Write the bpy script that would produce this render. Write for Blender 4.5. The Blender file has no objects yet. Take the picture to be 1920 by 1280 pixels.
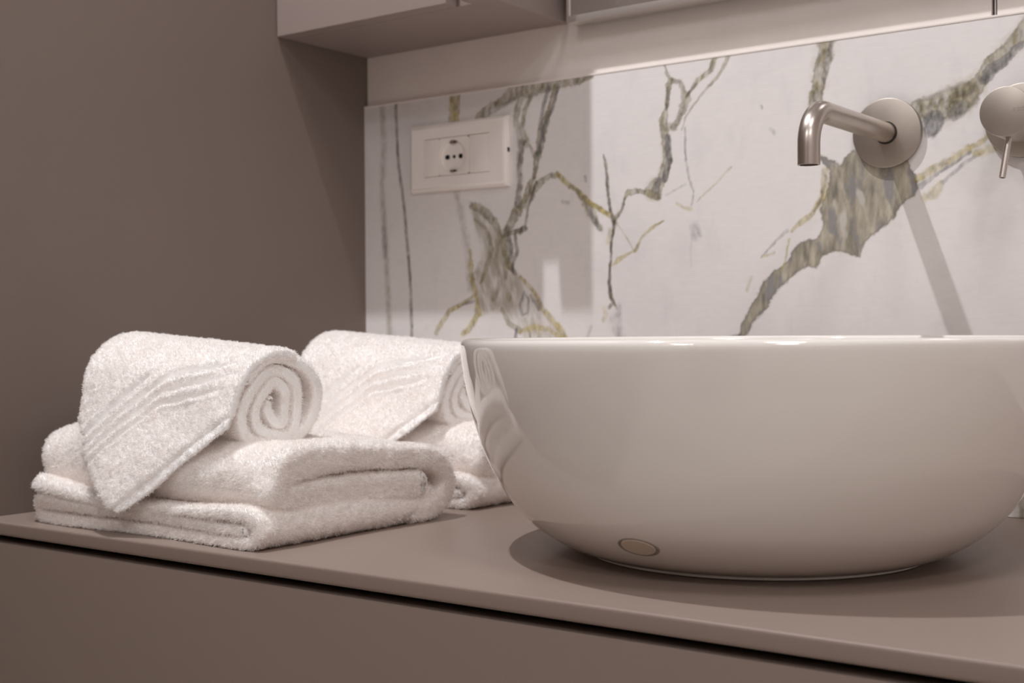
import bpy, bmesh, math, random
import numpy as np
from mathutils import Vector, Matrix
from mathutils.bvhtree import BVHTree
PI = math.pi
scn = bpy.context.scene
col = scn.collection

# ------------------------------------------------------------ camera
# world: x along the tiled wall, y into the wall (wall face y=0), z up, vanity top z=0 (floor z=-0.85)
cam_d = bpy.data.cameras.new('camera')
cam = bpy.data.objects.new('camera', cam_d); col.objects.link(cam); scn.camera = cam
YAW, PIT, ROLL, F = 0.63167892, -0.00780643, -0.00670376, 2435.335
d = Vector((-math.sin(YAW)*math.cos(PIT), math.cos(YAW)*math.cos(PIT), math.sin(PIT)))
r = d.cross(Vector((0, 0, 1))).normalized(); u = r.cross(d)
r2 = r*math.cos(ROLL) + u*math.sin(ROLL); u2 = -r*math.sin(ROLL) + u*math.cos(ROLL)
M = Matrix((r2, u2, -d)).transposed().to_4x4(); M.translation = Vector((1.09577784, -1.19163476, 0.16786968))
cam.matrix_world = M
cam_d.sensor_width = 36.0; cam_d.lens = F*36/1920
cam_d.clip_start = 0.05; cam_d.clip_end = 30
cam_d.dof.use_dof = True; cam_d.dof.focus_distance = 0.97; cam_d.dof.aperture_fstop = 9.5

# ------------------------------------------------------------ world, key light and added fill, exposure
w = bpy.data.worlds.new('world'); scn.world = w; w.use_nodes = True
w.node_tree.nodes['Background'].inputs[0].default_value = (1, .95, .92, 1)
w.node_tree.nodes['Background'].inputs[1].default_value = 0.05
scn.view_settings.view_transform = 'Standard'; scn.view_settings.look = 'None'
scn.view_settings.exposure = 0.0; scn.view_settings.gamma = 1.0
scn.view_settings.use_curve_mapping = False
scn.cycles.max_bounces = 28; scn.cycles.transmission_bounces = 24; scn.cycles.diffuse_bounces = 24; scn.cycles.glossy_bounces = 6
scn.cycles.caustics_reflective = False; scn.cycles.caustics_refractive = False
scn.cycles.sample_clamp_indirect = 4.0
CEIL = 1.76
def light_source(kind, loc, energy, color, size, rot=(0, 0, 0), **kw):
    l = bpy.data.lights.new('light_source', kind); l.energy = energy; l.color = color
    if kind == 'AREA':
        l.shape = 'DISK'; l.size = size
    else:
        l.shadow_soft_size = size
    for k, v in kw.items(): setattr(l, k, v)
    o = bpy.data.objects.new('light_source_obj', l); col.objects.link(o); o.location = loc; o.rotation_euler = rot
    return o
KEY = (0.177, -0.715, 1.74)
light_source('SPOT', KEY, 74, (.97, .975, 1), .016, (math.radians(4), math.radians(-6), 0), spot_size=math.radians(100), spot_blend=.6)
# added soft fill lights just under the ceiling, behind and beside the camera
SOFT_FILL = [((1.25, -.92, CEIL-.03), 7), ((2.0, -1.95, CEIL-.03), 10.6), ((0.6, -2.4, CEIL-.03), 8.8)]
for p_, e_ in SOFT_FILL: light_source('AREA', p_, e_, (.97, .975, 1), .34)

# ------------------------------------------------------------ helpers
def link(name, me, mats=(), parent=None):
    o = bpy.data.objects.new(name, me); col.objects.link(o)
    for m in (mats if isinstance(mats, (list, tuple)) else [mats]): me.materials.append(m)
    if parent: o.parent = parent
    return o
def empty(name, loc=(0, 0, 0)):
    o = bpy.data.objects.new(name, None); col.objects.link(o); o.location = loc; o.empty_display_size = .02
    return o
def tag(o, label, cat=None, group=None, kind=None):
    if label: o['label'] = label
    if cat: o['category'] = cat
    if group: o['group'] = group
    if kind: o['kind'] = kind
    return o
def bm_obj(name, bm, mat, parent=None, smooth=True, org=None):
    if org is not None: bmesh.ops.translate(bm, vec=-Vector(org), verts=bm.verts)
    bmesh.ops.recalc_face_normals(bm, faces=bm.faces)
    me = bpy.data.meshes.new(name); bm.to_mesh(me); bm.free()
    if smooth:
        for p in me.polygons: p.use_smooth = True
        me.set_sharp_from_angle(angle=math.radians(35))
    return link(name, me, mat, parent)
def box(bm, x0, x1, y0, y1, z0, z1, bev=0, seg=3):
    r = bmesh.ops.create_cube(bm, size=1)
    vs = r['verts']
    for v in vs:
        v.co = Vector((x0+(v.co.x+.5)*(x1-x0), y0+(v.co.y+.5)*(y1-y0), z0+(v.co.z+.5)*(z1-z0)))
    if bev:
        es = list({e for v in vs for e in v.link_edges})
        bmesh.ops.bevel(bm, geom=es, offset=bev, segments=seg, profile=.6, affect='EDGES')
def lathe(bm, prof, seg=64, mat=None, close=False):
    """profile of (radius, height) about local z; mat maps it into place"""
    rings = []
    for (rr, z) in prof:
        if rr < 1e-6: rings.append([bm.verts.new((0, 0, z))])
        else: rings.append([bm.verts.new((rr*math.cos(2*PI*i/seg), rr*math.sin(2*PI*i/seg), z)) for i in range(seg)])
    for a, b in zip(rings, rings[1:]):
        for i in range(seg):
            j = (i+1) % seg
            if len(a) == 1 and len(b) == 1: continue
            if len(a) == 1: bm.faces.new((a[0], b[i], b[j]))
            elif len(b) == 1: bm.faces.new((a[i], a[j], b[0]))
            else: bm.faces.new((a[i], a[j], b[j], b[i]))
    vs = [v for g in rings for v in g]
    if mat is not None: bmesh.ops.transform(bm, matrix=mat, verts=vs)
def tube(bm, pts, rad, seg=40, inner=None, cap0=True):
    pts = [Vector(p) for p in pts]; n = len(pts)
    rings = []; side = Vector((1, 0, 0))
    for i, p in enumerate(pts):
        t = (pts[min(i+1, n-1)]-pts[max(i-1, 0)]).normalized()
        s = (side - t*side.dot(t)).normalized(); q = t.cross(s)
        rings.append((p, s, q, t))
    def mk(rr): return [[bm.verts.new(p+(s*math.cos(2*PI*k/seg)+q*math.sin(2*PI*k/seg))*rr) for k in range(seg)] for (p, s, q, t) in rings]
    A = mk(rad)
    for a, b in zip(A, A[1:]):
        for k in range(seg): bm.faces.new((a[k], a[(k+1) % seg], b[(k+1) % seg], b[k]))
    bm.faces.new(A[0])
    if inner:
        B = mk(inner)[-4:]
        for a, b in zip(B, B[1:]):
            for k in range(seg): bm.faces.new((a[k], b[k], b[(k+1) % seg], a[(k+1) % seg]))
        for k in range(seg): bm.faces.new((A[-1][k], A[-1][(k+1) % seg], B[-1][(k+1) % seg], B[-1][k]))
        bm.faces.new(B[0])
        loose = [v for v in bm.verts if not v.link_faces]
        bmesh.ops.delete(bm, geom=loose, context='VERTS')
    else: bm.faces.new(A[-1])

# ------------------------------------------------------------ materials
def mat(name, color, rough=.5, metal=0., coat=0., spec=.5, noise=None, bump=None, sheen=0., aniso=0., coat_rough=.05):
    m = bpy.data.materials.new(name); m.use_nodes = True; nt = m.node_tree; b = nt.nodes['Principled BSDF']
    b.inputs['Base Color'].default_value = (*color, 1); b.inputs['Roughness'].default_value = rough
    b.inputs['Metallic'].default_value = metal; b.inputs['Coat Weight'].default_value = coat
    b.inputs['Coat Roughness'].default_value = coat_rough
    b.inputs['Specular IOR Level'].default_value = spec; b.inputs['Sheen Weight'].default_value = sheen
    b.inputs['Anisotropic'].default_value = aniso
    tc = nt.nodes.new('ShaderNodeTexCoord')
    if noise:
        sc, amt = noise[0], noise[1]
        n = nt.nodes.new('ShaderNodeTexNoise'); n.inputs['Scale'].default_value = sc; n.inputs['Detail'].default_value = 6
        mp = nt.nodes.new('ShaderNodeMapping'); mp.inputs['Scale'].default_value = noise[2] if len(noise) > 2 else (1, 1, 1)
        nt.links.new(tc.outputs['Object'], mp.inputs[0]); nt.links.new(mp.outputs[0], n.inputs['Vector'])
        rp = nt.nodes.new('ShaderNodeValToRGB')
        rp.color_ramp.elements[0].position = .3; rp.color_ramp.elements[1].position = .7
        rp.color_ramp.elements[0].color = (*[c*(1-amt) for c in color], 1)
        rp.color_ramp.elements[1].color = (*[min(1, c*(1+amt)) for c in color], 1)
        nt.links.new(n.outputs['Fac'], rp.inputs[0]); nt.links.new(rp.outputs[0], b.inputs['Base Color'])
    if bump:
        n = nt.nodes.new('ShaderNodeTexNoise'); n.inputs['Scale'].default_value = bump[0]; n.inputs['Detail'].default_value = 4
        nt.links.new(tc.outputs['Object'], n.inputs['Vector'])
        bp = nt.nodes.new('ShaderNodeBump'); bp.inputs['Strength'].default_value = bump[1]; bp.inputs['Distance'].default_value = bump[2]
        nt.links.new(n.outputs['Fac'], bp.inputs['Height']); nt.links.new(bp.outputs[0], b.inputs['Normal'])
    return m
TAUPE = (.252, .193, .162)
m_taupe = mat('taupe_lacquer', TAUPE, .33, spec=.5, noise=(900, .03), bump=(1500, .05, .0002))
m_top = mat('taupe_top', (.268, .206, .174), .42, spec=.32, noise=(900, .03), bump=(1500, .05, .0002))
m_panel = mat('taupe_panel', (.194, .151, .129), .55, spec=.3, noise=(3, .03))
m_cab = mat('taupe_cabinet', (.31, .246, .225), .5, spec=.3, noise=(900, .02))
m_dark = mat('dark_recess', (.01, .008, .007), .8, spec=.1)
m_white_wall = mat('white_paint', (.82, .79, .765), .8)
m_floor = mat('floor_tile', (.55, .50, .46), .4, noise=(4, .06))
m_tile = mat('greige_tile', (.85, .785, .735), .3, noise=(14, .03))
m_ceramic = mat('white_ceramic', (.85, .805, .755), .06, coat=.6, coat_rough=.01, spec=.5)
m_steel = mat('brushed_steel', (.54, .475, .43), .30, metal=1., noise=(60, .03), aniso=.4)
m_steel_flat = mat('brushed_steel_flat', (.455, .40, .352), .42, metal=1., noise=(60, .03))
m_mirror = mat('mirror_glass', (.86, .86, .86), .01, metal=1.)
m_frame = mat('mirror_frame', (.75, .70, .67), .3, metal=.8)
m_plastic = mat('white_plastic', (.90, .84, .79), .3, spec=.4)
m_hole = mat('socket_hole', (.02, .015, .012), .5)
m_trim = mat('white_trim', (.80, .74, .70), .35)
m_black = mat('black_gap', (.004, .004, .004), .9, spec=0)
m_towel = mat('terry_cotton', (.985, .967, .955), .95, spec=.1, sheen=.3)


# cotton loops let some light through, the cloth under them does not
m_loop = mat('terry_loops', (.985, .967, .955), .95, spec=.1, sheen=.3)
nt = m_loop.node_tree; pb = nt.nodes['Principled BSDF']; tr = nt.nodes.new('ShaderNodeBsdfTranslucent'); tr.inputs[0].default_value = (.985, .967, .955, 1)
mx = nt.nodes.new('ShaderNodeMixShader'); mx.inputs[0].default_value = .5
nt.links.new(pb.outputs[0], mx.inputs[1]); nt.links.new(tr.outputs[0], mx.inputs[2]); nt.links.new(mx.outputs[0], nt.nodes['Material Output'].inputs[0])
# ------------------------------------------------------------ the room
X1, Y1, FL = 2.5, -2.8, -.85
def slab(name, mat_, *b, bev=0):
    bm = bmesh.new(); box(bm, *b, bev=bev)
    return tag(bm_obj(name, bm, mat_, smooth=False), None, kind='structure')
slab('floor', m_floor, -.1, X1+.1, Y1-.1, .12, FL-.05, FL)
slab('ceiling', m_white_wall, -.1, X1+.1, Y1-.1, .12, CEIL+.06, CEIL+.1)
slab('wall_left', m_panel, -.1, 0, Y1, .12, FL, CEIL+.06)
slab('wall_right', m_white_wall, X1, X1+.1, Y1, .12, FL, CEIL+.06)
slab('wall_front', m_white_wall, 0, X1, Y1-.1, Y1, FL, CEIL+.06)
dr = tag(empty('added_door_1', (1.25, Y1+.01, FL)), None, kind='structure')  # unseen door, added for faint vertical reflections in the bowl
bm = bmesh.new(); box(bm, .85, 1.65, Y1, Y1+.03, FL+.002, 1.25, bev=.002)
bmesh.ops.translate(bm, vec=(-1.25, -Y1-.01, -FL), verts=bm.verts); bm_obj('added_door_leaf', bm, m_cab, dr)
bm = bmesh.new()
for b_ in ((.77, .845, FL+.002, 1.33), (1.655, 1.73, FL+.002, 1.33), (.846, 1.654, 1.255, 1.33)): box(bm, b_[0], b_[1], Y1, Y1+.02, b_[2], b_[3], bev=.002)
bmesh.ops.translate(bm, vec=(-1.25, -Y1-.01, -FL), verts=bm.verts); bm_obj('added_door_frame', bm, m_trim, dr)
# tiled wall above and behind the splashback: two tiles with a narrow grooved joint at x = .755
JX = .7575
bm = bmesh.new()
box(bm, 0, X1, .014, .12, FL, CEIL+.06)
wb = tag(bm_obj('wall_back', bm, m_tile, smooth=False), None, kind='structure')
for n, (a, b) in enumerate([(0.0, JX-.0024), (JX+.0024, X1)]):
    bm = bmesh.new(); box(bm, a, b, .0057, .014, .4470, CEIL+.06, bev=.0008, seg=2)
    bm_obj('tile_panel', bm, m_tile, wb, smooth=False)
bm = bmesh.new(); box(bm, JX-.0024, JX+.0024, .0115, .0142, .4466, CEIL)
bm_obj('joint', bm, m_dark, wb, smooth=False)
bm = bmesh.new(); box(bm, JX-.0004, JX+.0008, .0085, .0118, .4466, CEIL)
bm_obj('joint_strip', bm, m_trim, wb, smooth=False)

# ------------------------------------------------------------ marble splashback (veins in world metres on the slab)
VEINS = [
([0.0515,0.4477,0.00161,0.0528,0.4088,0.00161,0.055,0.3699,0.00161,0.0631,0.3241,0.00161,0.0693,0.2659,0.00161,0.0731,0.2207,0.00161,0.0743,0.1661,0.00161,0.0738,0.1179,0.00161],'dark',0.5,0.75),
([0.029,0.4469,0.00293,0.0319,0.3913,0.00293,0.028,0.3459,0.00293,0.0326,0.287,0.00293,0.0356,0.2347,0.00293,0.0384,0.1695,0.00293,0.0422,0.1175,0.00293],'olive',1,0.45),
([0.0309,0.2936,0.00293,0.0323,0.2609,0.00293],'slate',1,0.5),
([0.1443,0.4488,0.0053,0.1424,0.4221,0.0053,0.1391,0.4069,0.00531],'yellow',0.35,0.95),
([0.1448,0.3314,0.00312,0.154,0.2934,0.00311,0.1616,0.2558,0.0031,0.1644,0.2184,0.0031],'olive',1,0.35),
([0.1763,0.4168,0.00246,0.2034,0.428,0.00305,0.2262,0.4376,0.00483,0.2448,0.4409,0.00659,0.2704,0.4415,0.00593,0.2919,0.4419,0.00411,0.3165,0.4419,0.00349,0.3338,0.4445,0.00173],'olive',0.5,0.8),
([0.1841,0.4135,0.00184,0.211,0.4241,0.00182,0.2299,0.4312,0.00181],'dark',0.6,0.5),
([0.2862,0.4385,0.00294,0.2789,0.4169,0.00236,0.2686,0.3942,0.00415,0.2611,0.3651,0.00268,0.2551,0.3418,0.00239,0.2438,0.3186,0.0024,0.2288,0.2984,0.00362,0.2189,0.2808,0.00425],'olive',0.4,0.85),
([0.289,0.4364,0.00147,0.281,0.4137,0.00148,0.2671,0.3884,0.00148,0.2611,0.3651,0.00149],'slate',0.5,0.8),
([0.2762,0.4379,0.00177,0.2665,0.4093,0.00178,0.2642,0.3946,0.00178],'slate',0.5,0.6),
([0.2396,0.4331,0.003,0.2305,0.41,0.00241,0.2377,0.384,0.00271,0.2495,0.3751,0.0015,0.261,0.3592,0.00119],'olive',0.6,0.6),
([0.2521,0.4317,0.00209,0.2439,0.4176,0.0021,0.2393,0.3971,0.0021,0.2466,0.3832,0.0021],'olive',0.6,0.7),
([0.2407,0.3819,0.003,0.236,0.3553,0.00271,0.2365,0.3311,0.00271,0.2326,0.3103,0.00241],'dark',0.6,0.75),
([0.2423,0.3127,0.0042,0.2549,0.3268,0.00329,0.2696,0.3377,0.00238,0.2876,0.3405,0.00206],'olive',0.6,0.7),
([0.2876,0.3405,0.00206,0.3017,0.3294,0.00205,0.3191,0.3165,0.00204,0.3342,0.3039,0.00202,0.3565,0.2928,0.00201],'yellow',0.6,0.8),
([0.3052,0.3262,0.00146,0.3225,0.3105,0.00262,0.3327,0.2953,0.00347,0.3435,0.2763,0.00202],'olive',0.7,0.75),
([0.3293,0.2984,0.00174,0.3422,0.2775,0.00173],'slate',0.6,0.6),
([0.2594,0.3355,0.00119,0.2474,0.3064,0.0012,0.2421,0.2814,0.0012,0.2361,0.2787,0.0012],'dark',0.6,0.7),
([0.2113,0.2769,0.00213,0.2264,0.2798,0.00212,0.2436,0.2838,0.0021],'dark',0.5,0.85),
([0.2174,0.2839,0.00364,0.2233,0.2624,0.00273,0.2231,0.2412,0.00303,0.2282,0.232,0.00121],'dark',0.5,0.8),
([0.2294,0.2773,0.00151,0.2322,0.259,0.00151,0.2246,0.2412,0.00151],'dark',0.5,0.8),
([0.1676,0.3144,0.00278,0.1832,0.3091,0.00369,0.1985,0.2941,0.00336,0.2098,0.2752,0.00365,0.2208,0.2413,0.00182],'olive',0.6,0.75),
([0.1714,0.2987,0.00124,0.1884,0.2854,0.00184,0.1959,0.2636,0.00214,0.188,0.2424,0.00246,0.1801,0.2242,0.00123],'olive',0.7,0.7),
([0.2059,0.2723,0.00274,0.2004,0.2481,0.00275,0.2078,0.2235,0.00274,0.1977,0.2054,0.00276],'olive',0.8,0.6),
([0.2171,0.2475,0.00243,0.2131,0.2233,0.00243,0.2205,0.2049,0.00243],'olive',0.8,0.6),
([0.1632,0.2619,0.00155,0.1662,0.237,0.00217,0.173,0.212,0.00278,0.1751,0.1904,0.0034,0.1664,0.175,0.0031,0.1529,0.1658,0.00249],'yellow',0.6,0.75),
([0.173,0.2108,0.00124,0.1548,0.2013,0.00187,0.1323,0.1922,0.0022,0.1208,0.1785,0.00252,0.1125,0.1659,0.00222],'yellow',0.5,0.75),
([0.169,0.2029,0.00124,0.1508,0.1988,0.00125],'slate',0.6,0.6),
([0.2357,0.2287,0.00151,0.254,0.2132,0.0018,0.267,0.1921,0.00238,0.2863,0.174,0.00266,0.3003,0.1563,0.00235],'yellow',0.6,0.7),
([0.2503,0.2073,0.0015,0.2612,0.1921,0.00149],'dark',0.6,0.5),
([0.2091,0.1929,0.00183,0.2203,0.1776,0.00212,0.2352,0.1684,0.00241],'olive',0.6,0.6),
([0.23,0.1696,0.00151,0.2283,0.1503,0.00151],'slate',0.5,0.8),
([0.2352,0.1672,0.00181,0.2537,0.1731,0.0024,0.2755,0.1694,0.00208,0.2897,0.161,0.00177,0.3039,0.1563,0.00147],'yellow',0.7,0.7),
([0.2485,0.1683,0.0009,0.2499,0.1533,0.0009],'olive',0.6,0.6),
([0.261,0.1695,0.0009,0.2594,0.1533,0.0009],'yellow',0.6,0.5),
([0.2407,0.2117,0.0012,0.2347,0.1986,0.00121,0.2391,0.1865,0.0012,0.2465,0.1894,0.0012,0.2466,0.2044,0.0012,0.2407,0.2117,0.0012],'slate',0.7,0.65),
([0.2945,0.3105,0.00147,0.3015,0.3089,0.00147],'slate',0.8,0.4),
([0.3241,0.3365,0.00116,0.3254,0.3306,0.00116],'slate',0.8,0.5),
([0.4249,0.4484,0.00111,0.4261,0.4344,0.00111,0.4299,0.4273,0.00222,0.4259,0.4011,0.00167,0.4207,0.3877,0.00278,0.4244,0.3668,0.00334,0.4268,0.3454,0.00333,0.419,0.3265,0.00307,0.4112,0.3103,0.00392],'olive',0.4,0.75),
([0.4299,0.4273,0.00222,0.4412,0.4232,0.00193,0.4491,0.4041,0.0033,0.4397,0.3885,0.00276,0.4333,0.3781,0.00249],'olive',0.5,0.65),
([0.4232,0.3802,0.00334,0.4333,0.3781,0.00332],'olive',0.6,0.5),
([0.4269,0.3687,0.0025,0.4287,0.3452,0.0025,0.4229,0.3262,0.00251],'slate',0.4,0.8),
([0.4259,0.3983,0.00111,0.4273,0.4204,0.00111],'dark',0.5,0.6),
([0.4498,0.4084,0.00165,0.4623,0.4245,0.00164,0.477,0.4336,0.0019,0.4837,0.4469,0.00216],'olive',0.35,0.85),
([0.4498,0.4095,0.0011,0.4604,0.4204,0.00109],'dark',0.4,0.7),
([0.4986,0.446,0.00134,0.4848,0.4256,0.00135,0.4646,0.4079,0.00082,0.4478,0.3877,0.00083,0.4433,0.3744,0.00055],'olive',0.5,0.6),
([0.4306,0.3451,0.00111,0.428,0.3342,0.00111,0.4235,0.3234,0.00111],'dark',0.4,0.7),
([0.4139,0.3241,0.00391,0.4074,0.3145,0.00505,0.4138,0.3073,0.00224],'olive',0.4,0.7),
([0.4165,0.3267,0.00223,0.4113,0.3142,0.0028],'slate',0.4,0.85),
([0.4112,0.3098,0.00336,0.3931,0.3155,0.00113,0.38,0.3136,0.00227,0.3747,0.3088,0.00142,0.3699,0.296,0.00142,0.3618,0.285,0.00143],'olive',0.4,0.8),
([0.3747,0.3088,0.00085,0.3699,0.2943,0.00085,0.3618,0.2839,0.00086],'dark',0.5,0.7),
([0.3482,0.3577,0.00086,0.3521,0.3315,0.00143,0.3552,0.3026,0.00115,0.3598,0.2869,0.00143],'dark',0.4,0.85),
([0.3294,0.3083,0.00145,0.343,0.2993,0.00173,0.3565,0.2916,0.00172],'yellow',0.5,0.7),
([0.3599,0.2892,0.00229,0.3618,0.2833,0.00229],'dark',0.5,0.8),
([0.3612,0.2851,0.00143,0.3577,0.2652,0.00115,0.3561,0.2366,0.00115,0.354,0.2194,0.00172,0.3566,0.2033,0.00172,0.3612,0.1952,0.00115],'dark',0.4,0.8),
([0.3592,0.1975,0.00143,0.3531,0.193,0.00144],'dark',0.6,0.6),
([0.3612,0.1952,0.00086,0.3645,0.1906,0.00086],'olive',0.6,0.6),
([0.3551,0.2768,0.00172,0.3536,0.2625,0.00172],'yellow',0.8,0.4),
([0.3665,0.2808,0.00071,0.377,0.2654,0.00071,0.3855,0.2526,0.00071],'yellow',0.6,0.5),
([0.3588,0.2377,0.00086,0.3662,0.2442,0.00228,0.3796,0.2506,0.00085,0.3868,0.2525,0.00142,0.3961,0.2679,0.00113,0.4071,0.2752,0.0014,0.4219,0.2823,0.00056],'yellow',0.6,0.65),
([0.3462,0.1793,0.00173,0.3497,0.185,0.00173,0.347,0.192,0.00173],'yellow',0.8,0.35),
([0.3248,0.1563,0.00145,0.3304,0.1725,0.00145],'olive',0.9,0.3),
([0.3659,0.1934,0.00257,0.3656,0.1534,0.00257],'grey',1,0.45),
([0.3591,0.1792,0.00459,0.3689,0.1534,0.00457],'grey',1,0.35),
([0.4471,0.3768,0.00083,0.4481,0.3436,0.00083,0.4517,0.3241,0.0011,0.4566,0.3111,0.00082],'grey',0.5,0.7),
([0.4566,0.31,0.00082,0.4547,0.2969,0.00082],'grey',0.6,0.5),
([0.4366,0.2992,0.00111,0.4453,0.2953,0.0011,0.4546,0.2931,0.00137],'yellow',0.6,0.55),
([0.4602,0.2999,0.00055,0.475,0.3115,0.00082,0.5004,0.3328,0.00081],'yellow',0.6,0.45),
([0.424,0.3094,0.00083,0.4474,0.3189,0.00083],'grey',0.7,0.4),
([0.4582,0.2742,0.00384,0.46,0.2659,0.00384],'grey',1,0.5),
([0.4539,0.2662,0.00082,0.453,0.2332,0.00083],'grey',0.9,0.3),
([0.5431,0.3674,0.00132,0.547,0.3617,0.00132],'slate',0.9,0.35),
([0.5323,0.3907,0.00079,0.5334,0.3879,0.00079],'slate',0.9,0.45),
([0.6019,0.4468,0.00615,0.5996,0.4287,0.00616,0.5946,0.4087,0.00515,0.5896,0.3845,0.00439],'olive',0.25,0.8),
([0.6072,0.4451,0.00128,0.6028,0.4241,0.00128,0.5979,0.4083,0.00128],'slate',0.5,0.4),
([0.7936,0.4363,0.00606,0.7846,0.4273,0.00515,0.7732,0.4166,0.00518,0.7617,0.4077,0.00474,0.7514,0.3971,0.00381,0.7429,0.3838,0.00479,0.7325,0.3768,0.00674],'olive',0.25,0.8),
([0.7823,0.4168,0.00235,0.7718,0.4088,0.00283,0.7579,0.3997,0.00333,0.7505,0.3911,0.00334],'slate',0.4,0.75),
([0.7325,0.3768,0.00867,0.719,0.372,0.01018,0.7044,0.3697,0.00781,0.6906,0.3712,0.00541],'olive',0.3,0.85),
([0.6995,0.3717,0.00196,0.7239,0.3788,0.00193,0.7382,0.381,0.00192],'dark',0.4,0.4),
([0.7238,0.3618,0.00387,0.731,0.3683,0.00385],'slate',0.5,0.5),
([0.7044,0.359,0.00635,0.7029,0.3518,0.00587],'slate',0.3,0.8),
([0.6001,0.3207,0.00257,0.5968,0.2952,0.00232,0.5857,0.2794,0.00181,0.5735,0.2718,0.00208,0.5646,0.2649,0.00105],'yellow',0.5,0.7),
([0.6001,0.3156,0.00103,0.5957,0.2943,0.00103,0.589,0.2828,0.00103],'dark',0.5,0.6),
([0.5601,0.2652,0.00131,0.5482,0.2552,0.00105,0.5326,0.24,0.00053],'slate',0.6,0.4),
([0.5623,0.2567,0.00079,0.5588,0.2401,0.00079,0.5542,0.2271,0.00079],'yellow',0.7,0.5),
([0.5338,0.241,0.00106,0.5464,0.2437,0.00105],'yellow',0.8,0.4),
([0.5161,0.207,0.00134,0.5209,0.2202,0.00133],'yellow',0.9,0.35),
([0.6903,0.3063,0.00295,0.7017,0.3128,0.00245,0.7149,0.319,0.00219,0.7285,0.3261,0.00241,0.7404,0.3313,0.00192,0.7545,0.3396,0.00143],'yellow',0.6,0.65),
([0.6918,0.2988,0.00197,0.7042,0.3077,0.00122,0.7236,0.3183,0.00097,0.738,0.3267,0.00096],'slate',0.7,0.6),
([0.6967,0.2876,0.00294,0.7051,0.2939,0.00342,0.7115,0.2998,0.00195],'yellow',0.6,0.55),
([0.7129,0.3012,0.00146,0.7284,0.3145,0.00145,0.7497,0.3257,0.00119],'slate',0.8,0.4),
([0.7427,0.3249,0.0024,0.7568,0.3284,0.00381,0.7706,0.3348,0.00236],'yellow',0.7,0.6),
([0.5064,0.1604,0.00215,0.4922,0.1594,0.00162,0.4862,0.1583,0.00136],'slate',0.6,0.8),
([0.7832,0.0334,0.0033,0.7822,-0.0021,0.00331],'olive',0.4,0.7),
([0.7456,0.4648,0.00096,0.7469,0.4488,0.00095],'dark',0.3,0.01),
]
POLYS = [
([0.5921,0.3379,0.6067,0.3315,0.6158,0.3236,0.6227,0.3342,0.6307,0.3371,0.6437,0.3274,0.654,0.3205,0.6794,0.3264,0.6903,0.3038,0.6873,0.2902,0.6752,0.2851,0.6609,0.266,0.6444,0.2543,0.635,0.2472,0.6339,0.2361,0.6223,0.2406,0.6062,0.2433,0.5965,0.2396,0.5899,0.2274,0.5811,0.2319,0.5632,0.2189,0.549,0.2078,0.53,0.1816,0.5123,0.1588,0.5041,0.1583,0.5172,0.1829,0.5348,0.2134,0.5451,0.2237,0.5577,0.2328,0.5734,0.2525,0.5922,0.2568,0.5988,0.2694,0.5956,0.285,0.6017,0.3052,0.6066,0.3192],'olive',0.85,1),
([0.1622,0.319,0.1832,0.3115,0.1985,0.2941,0.2158,0.2749,0.223,0.2382,0.2379,0.2275,0.2555,0.2132,0.2699,0.192,0.2884,0.174,0.3039,0.1563,0.2425,0.1587,0.2256,0.1806,0.2106,0.1911,0.1821,0.1872,0.1706,0.2028,0.1645,0.2309,0.1827,0.2549,0.1728,0.2801],'olive',0.5,0),
]
VC = {'olive': (.285, .25, .165), 'slate': (.20, .195, .205), 'yellow': (.44, .365, .15), 'dark': (.15, .13, .10), 'grey': (.40, .38, .385)}
def vnoise(x, z, sc, seed):
    rs = np.random.RandomState(seed); g = rs.rand(256, 256).astype(np.float32)
    a = x*sc+500.3; b = z*sc+500.7
    i = np.floor(a).astype(int); j = np.floor(b).astype(int); fa = a-i; fb = b-j
    fa = fa*fa*(3-2*fa); fb = fb*fb*(3-2*fb)
    G = lambda p, q: g[p & 255, q & 255]
    return (G(i, j)*(1-fa)*(1-fb)+G(i+1, j)*fa*(1-fb)+G(i, j+1)*(1-fa)*fb+G(i+1, j+1)*fa*fb)*2-1
def fbm(x, z, sc, seed, o=4):
    s = 0; a = 1; n = 0
    for k in range(o): s = s+a*vnoise(x, z, sc*2**k, seed+k*7); n += a; a *= .55
    return s/n
TOPZ = .4446
xs = np.concatenate([np.arange(0, .905, .0009), np.arange(.906, 1.6, .004)]); zs = np.arange(0, TOPZ+1e-6, TOPZ/494)
GX, GZ = np.meshgrid(xs, zs, indexing='ij')
wx = GX+fbm(GX, GZ, 70, 3)*.0030+fbm(GX, GZ, 260, 91, 3)*.0018; wz = GZ+fbm(GX, GZ, 70, 40)*.0030+fbm(GX, GZ, 260, 17, 3)*.0018
base = np.array([.82, .78, .765])
cl = fbm(GX, GZ, 9, 60, 5); cl2 = fbm(GX, GZ, 28, 61, 4)
Cc = np.ones(GX.shape+(3,))*base
g_ = (np.clip(cl*.9+cl2*.45-.08, 0, 1)*.42+np.clip(fbm(GX, GZ*.35, 60, 66, 4)-.25, 0, 1)*.35)[..., None]
Cc = Cc*(1-g_)+np.array([.56, .54, .55])*g_
def lay(alpha, c):
    global Cc
    Cc = Cc*(1-alpha[..., None])+np.asarray(c)*alpha[..., None]
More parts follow.
